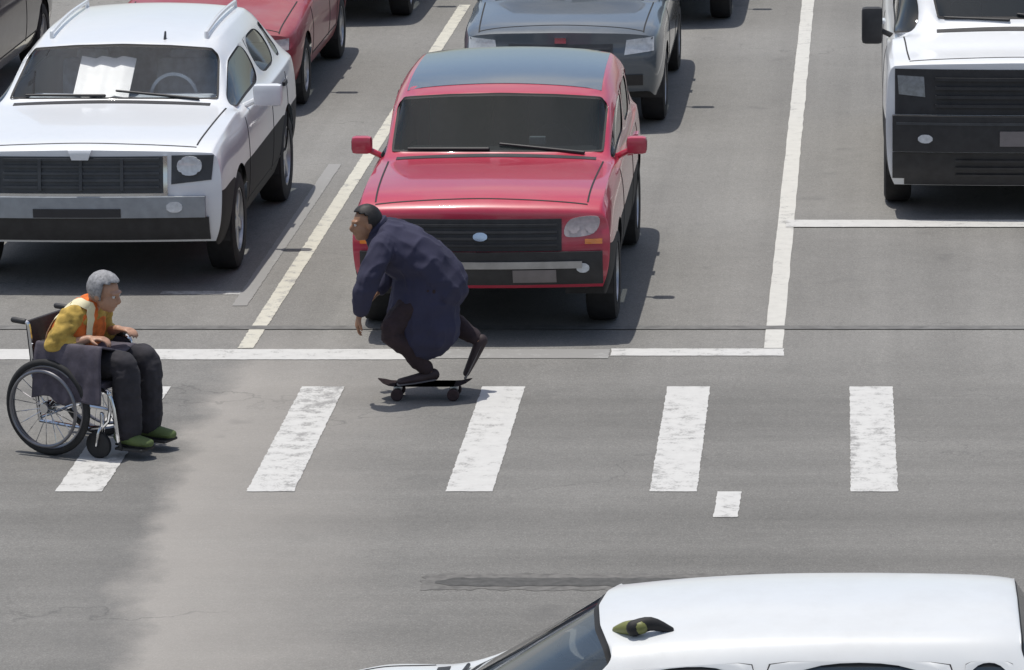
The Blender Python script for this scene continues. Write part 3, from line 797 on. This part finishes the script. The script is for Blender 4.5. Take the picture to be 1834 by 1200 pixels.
def hair_cap(c, fwd, up, s, front=.03, low=-.05, grow=1.10):
    R_ = frame(fwd, up); b = bmesh.new()
    bmesh.ops.create_uvsphere(b, u_segments=28, v_segments=18, radius=1)
    bmesh.ops.delete(b, geom=[v for v in b.verts if (v.co.y > .15+front*4 and v.co.z < .35+.4*(v.co.y-.3)) or v.co.z < low*10], context='VERTS')
    from mathutils import noise as mn
    for v in b.verts:
        g = grow+.05*mn.noise(v.co*6)
        v.co = Vector(c)+R_ @ (Vector((v.co.x*.078*g, v.co.y*.098*g-.015, v.co.z*.087*g+.03))*s)
    bmesh.ops.solidify(b, geom=b.faces[:], thickness=-.010); return b
def eyes(root, at, R_, s):
    for sd in (-1, 1):
        b = bmesh.new(); ball(b, at(sd*.031, .079, .006), .011*s, 10, 8); e = link('eye', b, M['eye'], root)
        b = bmesh.new(); ball(b, at(sd*.031, .0875, .006), .0048*s, 8, 6); link('pupil', b, M['pupil'], e)
def skinned(name, bm, mat, root, voxel, amp=0, sc=14, seed=1, sm=4):
    b = remeshed(bm, voxel, sm)
    if amp: folds(b, amp, sc, seed); creases(b, amp*.55, (9, 9, 5), seed)
    return link(name, b, mat, root, angle=180)

# --- person in the wheelchair, facing right -----------------------------------
CX, CY = -5.0, 27.33; YAW = radians(-24)
root = tag(empty('person', (CX, CY, 0), YAW), 'person with grey hair in an orange vest and mustard yellow shirt seated in the wheelchair', 'person')
prs = root
HP = (-.03, 0, .53); SH = (.12, 0, .87); HD = Vector((.265, -.01, 1.0))
fw, up = (1, .05, -.28), (.28, 0, 1)
b = bmesh.new()
at, R_ = head(b, HD, fw, up, .98)
tube(b, [(.13, 0, .86, .055), (.175, 0, .94, .050), (.20, 0, 1.0, .05)])
tube(b, [(-.03, 0, .50, .10, .15), (.0, 0, .64, .085, .14), (.06, 0, .77, .095, .165), (.115, 0, .87, .07, .15)], side=(1, 0, .0))
for s in (-1, 1):
    y = s*.19
    el = (.03, s*.245, .665); wr = (.235, s*.16, .735)
    tube(b, [(.115, s*.16, .86, .052), (.07, s*.225, .77, .044), (*el, .038), (.13, s*.21, .70, .036), (*wr, .026)])
    hand(b, wr, (.95, -s*.15, .05), (0, 0, -1), curl=.55, flip=s)
    tube(b, [(-.03, s*.09, .50, .085), (.25, s*.11, .545, .075), (.435, s*.12, .575, .058), (.46, s*.12, .50, .052), (.455, s*.12, .33, .052), (.45, s*.12, .14, .038)])
    tube(b, [(.43, s*.12, .125, .035, .035), (.51, s*.125, .105, .042, .028), (.60, s*.13, .095, .038, .02)], side=(0, 1, 0))
body = skinned('body', b, M['skin'], root, .0065)
eyes(root, at, R_, .98)
b = hair_cap(HD, fw, up, 1.0, front=.02, low=-.065, grow=1.16); link('hair', b, M['hair_g'], root, angle=180)
b = bmesh.new()                                                   # loose top
tube(b, [(-.045, 0, .50, .135, .185), (-.01, 0, .62, .12, .175), (.055, 0, .76, .128, .20), (.115, 0, .865, .098, .185), (.15, 0, .915, .064, .075)], side=(1, 0, 0))
for s in (-1, 1): tube(b, [(.11, s*.15, .862, .072), (.07, s*.225, .77, .066), (.035, s*.245, .685, .060), (.075, s*.232, .685, .056), (.125, s*.213, .70, .052)])
skinned('shirt', b, M['olive_cloth'], root, .009, .014, 13, 3, 3)
b = bmesh.new()
tube(b, [(-.045, 0, .50, .148, .198), (-.01, 0, .62, .135, .19), (.055, 0, .76, .143, .205), (.105, 0, .855, .112, .175), (.135, 0, .905, .075, .10)], side=(1, 0, 0))
skinned('vest', b, M['orange'], root, .009, .014, 11, 8, 3)
vs = bpy.data.objects['vest']; vb = bmesh.new(); vb.from_mesh(vs.data); vbvh = BVHTree.FromBMesh(vb)
b = bmesh.new(); path = catmull([[-.19, -.08, .60], [-.17, -.10, .72], [-.11, -.115, .84], [.0, -.12, .95], [.12, -.115, .97], [.24, -.10, .90], [.23, -.09, .80], [.18, -.09, .70]], 5); rows = []
for q in path:
    loc, nn, _, _ = vbvh.find_nearest(Vector(q)); rows.append((loc, nn))
prev = None
for i, (loc, nn) in enumerate(rows):
    tt = (rows[min(i+1, len(rows)-1)][0]-rows[max(i-1, 0)][0]).normalized(); sd = tt.cross(nn).normalized()*.027
    cur = [b.verts.new(loc+nn*.006-sd), b.verts.new(loc+nn*.010), b.verts.new(loc+nn*.006+sd)]
    if prev:
        b.faces.new((prev[0], cur[0], cur[1], prev[1])); b.faces.new((prev[1], cur[1], cur[2], prev[2]))
    prev = cur
vb.free(); bmesh.ops.recalc_face_normals(b, faces=b.faces); bmesh.ops.solidify(b, geom=b.faces[:], thickness=.004)
link('shoulder_band', b, M['strap'], root)
b = bmesh.new()
tube(b, [(-.05, 0, .49, .14, .18), (.0, 0, .56, .13, .17), (.02, 0, .60, .10, .15)], side=(1, 0, 0))
for s in (-1, 1):
    tube(b, [(-.03, s*.09, .51, .105), (.25, s*.11, .555, .095), (.41, s*.12, .585, .085), (.465, s*.12, .54, .088), (.47, s*.12, .36, .088), (.465, s*.12, .17, .085)])
skinned('trousers', b, M['trous'], root, .009, .009, 12, 5, 3)
for s in (-1, 1):
    b = bmesh.new(); tube(b, [(.415, s*.12, .125, .047, .05), (.51, s*.125, .108, .052, .042), (.62, s*.13, .098, .046, .030)], side=(0, 1, 0)); sh = link('shoe', b, M['green'], root)
    b = bmesh.new(); tube(b, [(.40, s*.12, .078, .044, .010), (.51, s*.125, .076, .050, .010), (.635, s*.13, .076, .044, .010)], side=(0, 1, 0)); link('sole', b, M['seal'], sh)

# a blanket over the lap, hanging down the near side
from mathutils import noise as mnoise
b = bmesh.new(); prof = [(.20, .60), (.12, .665), (.0, .645), (-.12, .675), (-.20, .70), (-.262, .715), (-.285, .66), (-.292, .56), (-.300, .46), (-.306, .36)]
prof = catmull([list(q) for q in prof], 5); nx = 26; gv = []
for i in range(nx+1):
    u = i/nx; row = []
    for k, (y, z) in enumerate(prof):
        t = k/(len(prof)-1); x = -.055+.45*u-.05*t*(1-u)
        hang = max(0, (t-.55)/.45)
        fold = .026*hang*math.sin(u*15+2.5*t+1.5*mnoise.noise(Vector((u*4, t*2, 9))))+.012*mnoise.noise(Vector((u*5, t*6, 3)))
        row.append(b.verts.new((x+.02*hang*math.sin(9*u), y-abs(fold)*.6-(.0 if hang else 0), z+(fold*.6 if not hang else 0)+.05*hang*mnoise.noise(Vector((u*3, 7, 1))))))
    gv.append(row)
for a_, b_ in zip(gv, gv[1:]):
    for k in range(len(prof)-1): b.faces.new((a_[k], b_[k], b_[k+1], a_[k+1]))
bmesh.ops.recalc_face_normals(b, faces=b.faces); bmesh.ops.solidify(b, geom=b.faces[:], thickness=.010)
o = tag(link('blanket', b, M['purple'], angle=180, loc=(CX, CY, 0)), 'purple grey blanket over the lap of the person in the wheelchair', 'blanket'); o.rotation_euler[2] = YAW
wc = tag(empty('wheelchair', (CX, CY, 0), YAW), 'manual wheelchair with large dark spoked wheels on the left end of the crosswalk', 'wheelchair')
first = None
for s in (-1, 1):
    if first is None:
        w = empty('drive_wheel', (0, 0, 0)); w.parent = wc; first = w
        b = bmesh.new(); lathe(b, [(.024*cos(2*pi*k/10), .284+.023*sin(2*pi*k/10)) for k in range(10)], 'y', 48, closed=True); link('tyre', b, M['rubber'], w)
        b = bmesh.new(); lathe(b, [(.013*cos(2*pi*k/8), .262+.012*sin(2*pi*k/8)) for k in range(8)], 'y', 48, closed=True)
        link('rim', b, M['gunmetal'], w)
        b = bmesh.new(); lathe(b, [(-.055+.011*cos(2*pi*k/8), .238+.011*sin(2*pi*k/8)) for k in range(8)], 'y', 48, closed=True); link('push_rim', b, M['gunmetal'], w)
        b = bmesh.new()
        for k in range(20):
            a = 2*pi*k/20
            tube(b, [(0, (-1)**k*.02, 0, .003), (.26*cos(a), 0, .26*sin(a), .003)], sub=1, seg=5)
        link('spokes', b, M['chrome'], w)
        b = bmesh.new(); lathe(b, [(-.05, .005), (-.05, .03), (-.02, .042), (.03, .042), (.03, .005)], 'y', 20); link('hub', b, M['chrome'], w)
    else: w = copy_tree(first); w.parent = wc
    w.location = (0, s*.29, .306); w.rotation_euler = (0, .1, 0 if s < 0 else pi)
first = None
for s in (-1, 1):
    if first is None:
        w = empty('caster', (0, 0, 0)); w.parent = wc; first = w
        b = bmesh.new(); lathe(b, [(-.018, .05), (-.02, .07), (-.012, .085), (.012, .085), (.02, .07), (.018, .05)], 'y', 24); link('caster_wheel', b, M['rubber'], w)
        b = bmesh.new()
        for q in (-1, 1): tube(b, [(0, q*.028, 0, .008), (.02, q*.028, .09, .008), (.03, 0, .115, .012)], sub=2, seg=7)
        tube(b, [(.03, 0, .11, .013), (.03, 0, .2, .013)], sub=1, seg=8); link('caster_fork', b, M['chrome'], w)
    else: w = copy_tree(first); w.parent = wc
    w.location = (.33, s*.24, .086)
b = bmesh.new()
for s in (-1, 1):
    y = s*.235
    tube(b, [(-.10, y, .20, .013), (-.13, y, .50, .013), (-.155, y, .78, .013), (-.18, y, .82, .013), (-.23, y, .825, .013)], seg=8)
    tube(b, [(-.12, y, .44, .013), (.33, y, .44, .013), (.43, y, .38, .013), (.47, y, .12, .013)], seg=8)
    tube(b, [(-.10, y, .20, .013), (.36, y, .20, .013), (.42, y, .42, .013)], seg=8)
    tube(b, [(-.10, y, .68, .012), (.22, y, .68, .012), (.28, y, .62, .012), (.28, y, .44, .012)], seg=8)
for z in (.22, .42): tube(b, [(-.1, -.235, z, .011), (-.1, .235, z, .011)], sub=1, seg=8)
tube(b, [(0, -.28, .306, .014), (0, .28, .306, .014)], sub=1, seg=8)
link('frame', b, M['chrome'], wc)
b = bmesh.new(); box(b, (.13, 0, .45), (.47, .46, .05), .02); link('seat', b, M['purple'], wc)
b = bmesh.new(); box(b, (-.158, 0, .64), (.035, .46, .38), .016, Matrix.Rotation(radians(-5), 3, 'Y')); link('backrest', b, M['trous'], wc)
for s in (-1, 1):
    b = bmesh.new(); box(b, (.08, s*.235, .70), (.32, .055, .03), .012); link('armrest', b, M['black'], wc)
    b = bmesh.new(); box(b, (.09, s*.236, .565), (.36, .012, .22), .005); link('side_guard', b, M['purple'], wc)
    b = bmesh.new(); tube(b, [(-.19, s*.235, .822, .019), (-.27, s*.235, .827, .019)], sub=1, seg=10); link('push_handle', b, M['black'], wc)
    b = bmesh.new(); box(b, (.52, s*.13, .062), (.20, .15, .018), .006); tube(b, [(.47, s*.235, .14, .01), (.47, s*.2, .06, .01)], sub=1, seg=8); link('footrest', b, M['black'], wc)

# --- person on the skateboard, crouched, facing left ---------------------------
SX, SY = -2.93, 28.68
root = tag(empty('person', (SX, SY, 0)), 'person in bulky navy coat leaning forward by the red SUV, riding a skateboard', 'person')
hip = Vector((.09, .06, .80)); sho = Vector((-.24, .02, 1.07)); hd = Vector((-.37, -.03, 1.165))
fw, up = (-1, -.35, -.10), (-.25, 0, 1)
s_ = .92
b = bmesh.new()
at, R_ = head(b, hd, fw, up, s_)
tube(b, [(*(sho+Vector((.02, 0, .01))), .058), (*(sho+Vector((-.05, 0, .05))), .05), (*(hd+Vector((.02, 0, -.03))), .05)])
tube(b, [(*hip, .10, .15), (*(hip*.55+sho*.45), .09, .14), (*(hip*.2+sho*.8), .10, .165), (*sho, .075, .15)], side=(.5, 0, .86))
fk = Vector((-.205, -.13, .475)); fa = Vector((.02, -.04, .185))   # front (standing) leg
rk = Vector((.09, .26, .50)); ra = Vector((.34, .16, .345))         # pushing leg
armsA = [(sho+Vector((.0, -.17, -.02))), Vector((-.34, -.30, .82)), Vector((-.40, -.22, .60))]
armsB = [(sho+Vector((.0, .17, -.02))), Vector((-.16, .32, .84)), Vector((-.33, .22, .66))]
legs = [(hip+Vector((0, -.09, 0)), fk, fa), (hip+Vector((0, .09, 0)), rk, ra)]
for h_, k_, a_ in legs:
    tube(b, [(*h_, .085), (*((h_+k_)/2), .078), (*k_, .056), (*((k_*.6+a_*.4)), .052), (*a_, .036)])
feet = [(fa, Vector((-1, -.25, -.05))), (ra, Vector((-.45, -.1, -.85)))]
for a_, d_ in feet:
    d_ = d_.normalized(); tube(b, [(*(a_+Vector((0, 0, -.03))-d_*.03), .035), (*(a_+Vector((0, 0, -.045))+d_*.08), .036, .026), (*(a_+Vector((0, 0, -.05))+d_*.17), .032, .018)], side=(0, 1, 0))
for q, fl in ((armsA, 1), (armsB, -1)):
    tube(b, [(*q[0], .05), (*((q[0]+q[1])/2), .045), (*q[1], .038), (*((q[1]+q[2])/2), .034), (*q[2], .025)])
    hand(b, q[2], q[2]-q[1], (.6, .2, -.2), curl=.35, flip=fl)
skinned('body', b, M['skin_d'], root, .0065)
eyes(root, at, R_, s_)
link('hair', hair_cap(hd, fw, up, s_*1.02, front=.0, low=-.06, grow=1.13), M['hair'], root, angle=180)
b = bmesh.new()
tube(b, [(*(hip+Vector((.0, 0, -.04))), .20, .215), (*(hip*.7+sho*.3), .185, .22), (*(hip*.3+sho*.7), .185, .225), (*sho, .13, .195), (*(sho+Vector((-.07, 0, .05))), .085, .085)], side=(.5, 0, .86))
tube(b, [(hip.x-.08, .04, .84, .19, .20), (hip.x-.10, .04, .64, .225, .22), (hip.x-.09, .03, .47, .23, .225)], side=(1, 0, 0))
for q in (armsA, armsB):
    tube(b, [(*q[0], .085), (*((q[0]+q[1])/2), .076), (*q[1], .068), (*((q[1]+q[2])/2), .060), (*(q[1]*.12+q[2]*.88), .042)])
skinned('coat', b, M['navy'], root, .009, .020, 5, 2, 3)
b = bmesh.new()
cc = sho+Vector((-.065, 0, .06)); ca = Vector((-.75, -.05, .65)).normalized(); cs = Vector((0, 1, 0)); cu = ca.cross(cs)
ringp = [(*(cc+cs*.082*cos(2*pi*k/16)+cu*.078*sin(2*pi*k/16)), .024) for k in range(17)]
tube(b, ringp, seg=8, sub=1)
link('collar', b, M['navy'], root)
b = bmesh.new()
tube(b, [(*(hip+Vector((.03, 0, -.05))), .135, .17), (*(hip+Vector((-.05, 0, .03))), .12, .165)], side=(.5, 0, .86))
for h_, k_, a_ in legs:
    tube(b, [(*h_, .105), (*((h_+k_)/2), .096), (*k_, .076), (*((k_*.6+a_*.4)), .066), (*(k_*.08+a_*.92), .050)])
skinned('trousers', b, M['plum'], root, .009, .010, 12, 9, 3)
for a_, d_ in feet:
    d_ = d_.normalized(); b = bmesh.new()
    tube(b, [(*(a_+Vector((0, 0, -.03))-d_*.035), .040, .042), (*(a_+Vector((0, 0, -.045))+d_*.08), .043, .032), (*(a_+Vector((0, 0, -.055))+d_*.185), .038, .022)], side=(0, 1, 0)); sh = link('shoe', b, M['shoe'], root)
    b = bmesh.new(); tube(b, [(*(a_+Vector((0, 0, -.062))-d_*.04), .040, .009), (*(a_+Vector((0, 0, -.07))+d_*.08), .046, .009), (*(a_+Vector((0, 0, -.074))+d_*.20), .040, .009)], side=(0, 1, 0)); link('sole', b, M['alloy_dark'], sh)
sk = tag(empty('skateboard', (SX+.02, SY-.04, 0)), 'dark skateboard on the crosswalk under the crouching person', 'skateboard')
b = bmesh.new(); n = 16; rows = []
for k in range(n+1):
    t = k/n; x = -.33+.62*t
    z = .098+.035*(max(0, abs(t-.5)-.34)/.16)**1.5; w = .098*sqrt(max(.02, 1-(abs(2*t-1))**6))
    rows.append([(x, -w, z), (x, w, z)])
tv = [[b.verts.new(p) for p in r] for r in rows]
for r0, r1 in zip(tv, tv[1:]): b.faces.new((r0[0], r1[0], r1[1], r0[1]))
bmesh.ops.solidify(b, geom=b.faces[:], thickness=.014)
link('deck', b, M['deck'], sk)
for x in (-.20, .17):
    b = bmesh.new(); box(b, (x, 0, .07), (.055, .05, .03), .008); tube(b, [(x, -.085, .042, .009), (x, .085, .042, .009)], sub=1, seg=8); tr = link('truck', b, M['alloy'], sk)
    for s in (-1, 1):
        b = bmesh.new(); lathe(b, [(s*.065, .012), (s*.065, .034), (s*.072, .040), (s*.098, .040), (s*.105, .034), (s*.105, .012)], 'y', 18, (x, 0, .041)); link('wheel', b, M['deck'], tr)

# ------------------------------------------------------------------ light, sky, camera
trav = Vector((.17, -.10, -1)).normalized()
sun = bpy.data.lights.new('sun', 'SUN'); sun.energy = 3.4; sun.angle = radians(.5); sun.color = (1, .96, .89)
so = bpy.data.objects.new('sun', sun); COL.objects.link(so); so.rotation_euler = trav.to_track_quat('-Z', 'Y').to_euler()
w = bpy.data.worlds.new('World'); S.world = w; w.use_nodes = True
nt = w.node_tree; bg = nt.nodes['Background']
sky = nt.nodes.new('ShaderNodeTexSky'); sky.sky_type = 'NISHITA'; sky.sun_disc = False
d = -trav; sky.sun_elevation = math.asin(d.z); sky.sun_rotation = math.atan2(d.x, d.y)
sky.dust_density = 2.0
dirv = N(nt, 'ShaderNodeTexCoord').outputs['Generated']
cn = noise(nt, dirv, 2.6, 7, .58, (1, 1, 1.6))
cm = ramp(nt, cn, .50, 0, .66, 1)  # unseen clouds added to enrich reflections on hoods and glass
nt.links.new(mixc(nt, mth(nt, 'MULTIPLY', cm, .85), sky.outputs[0], (5.6, 5.5, 5.4)), bg.inputs[0]); bg.inputs[1].default_value = .12
cam = bpy.data.cameras.new('camera'); co = bpy.data.objects.new('camera', cam); COL.objects.link(co)
F = 8000
co.location = (0, 0, 6.6); co.rotation_euler = (radians(90)-math.atan((600+1125)/F), 0, 0)
cam.sensor_width = 36; cam.lens = 36*F/1834; cam.shift_x = -(1560-917)/1834; cam.clip_end = 3000; cam.clip_start = .5
S.camera = co
S.view_settings.view_transform = 'Standard'; S.view_settings.look = 'None'; S.view_settings.exposure = 0; S.view_settings.gamma = 1
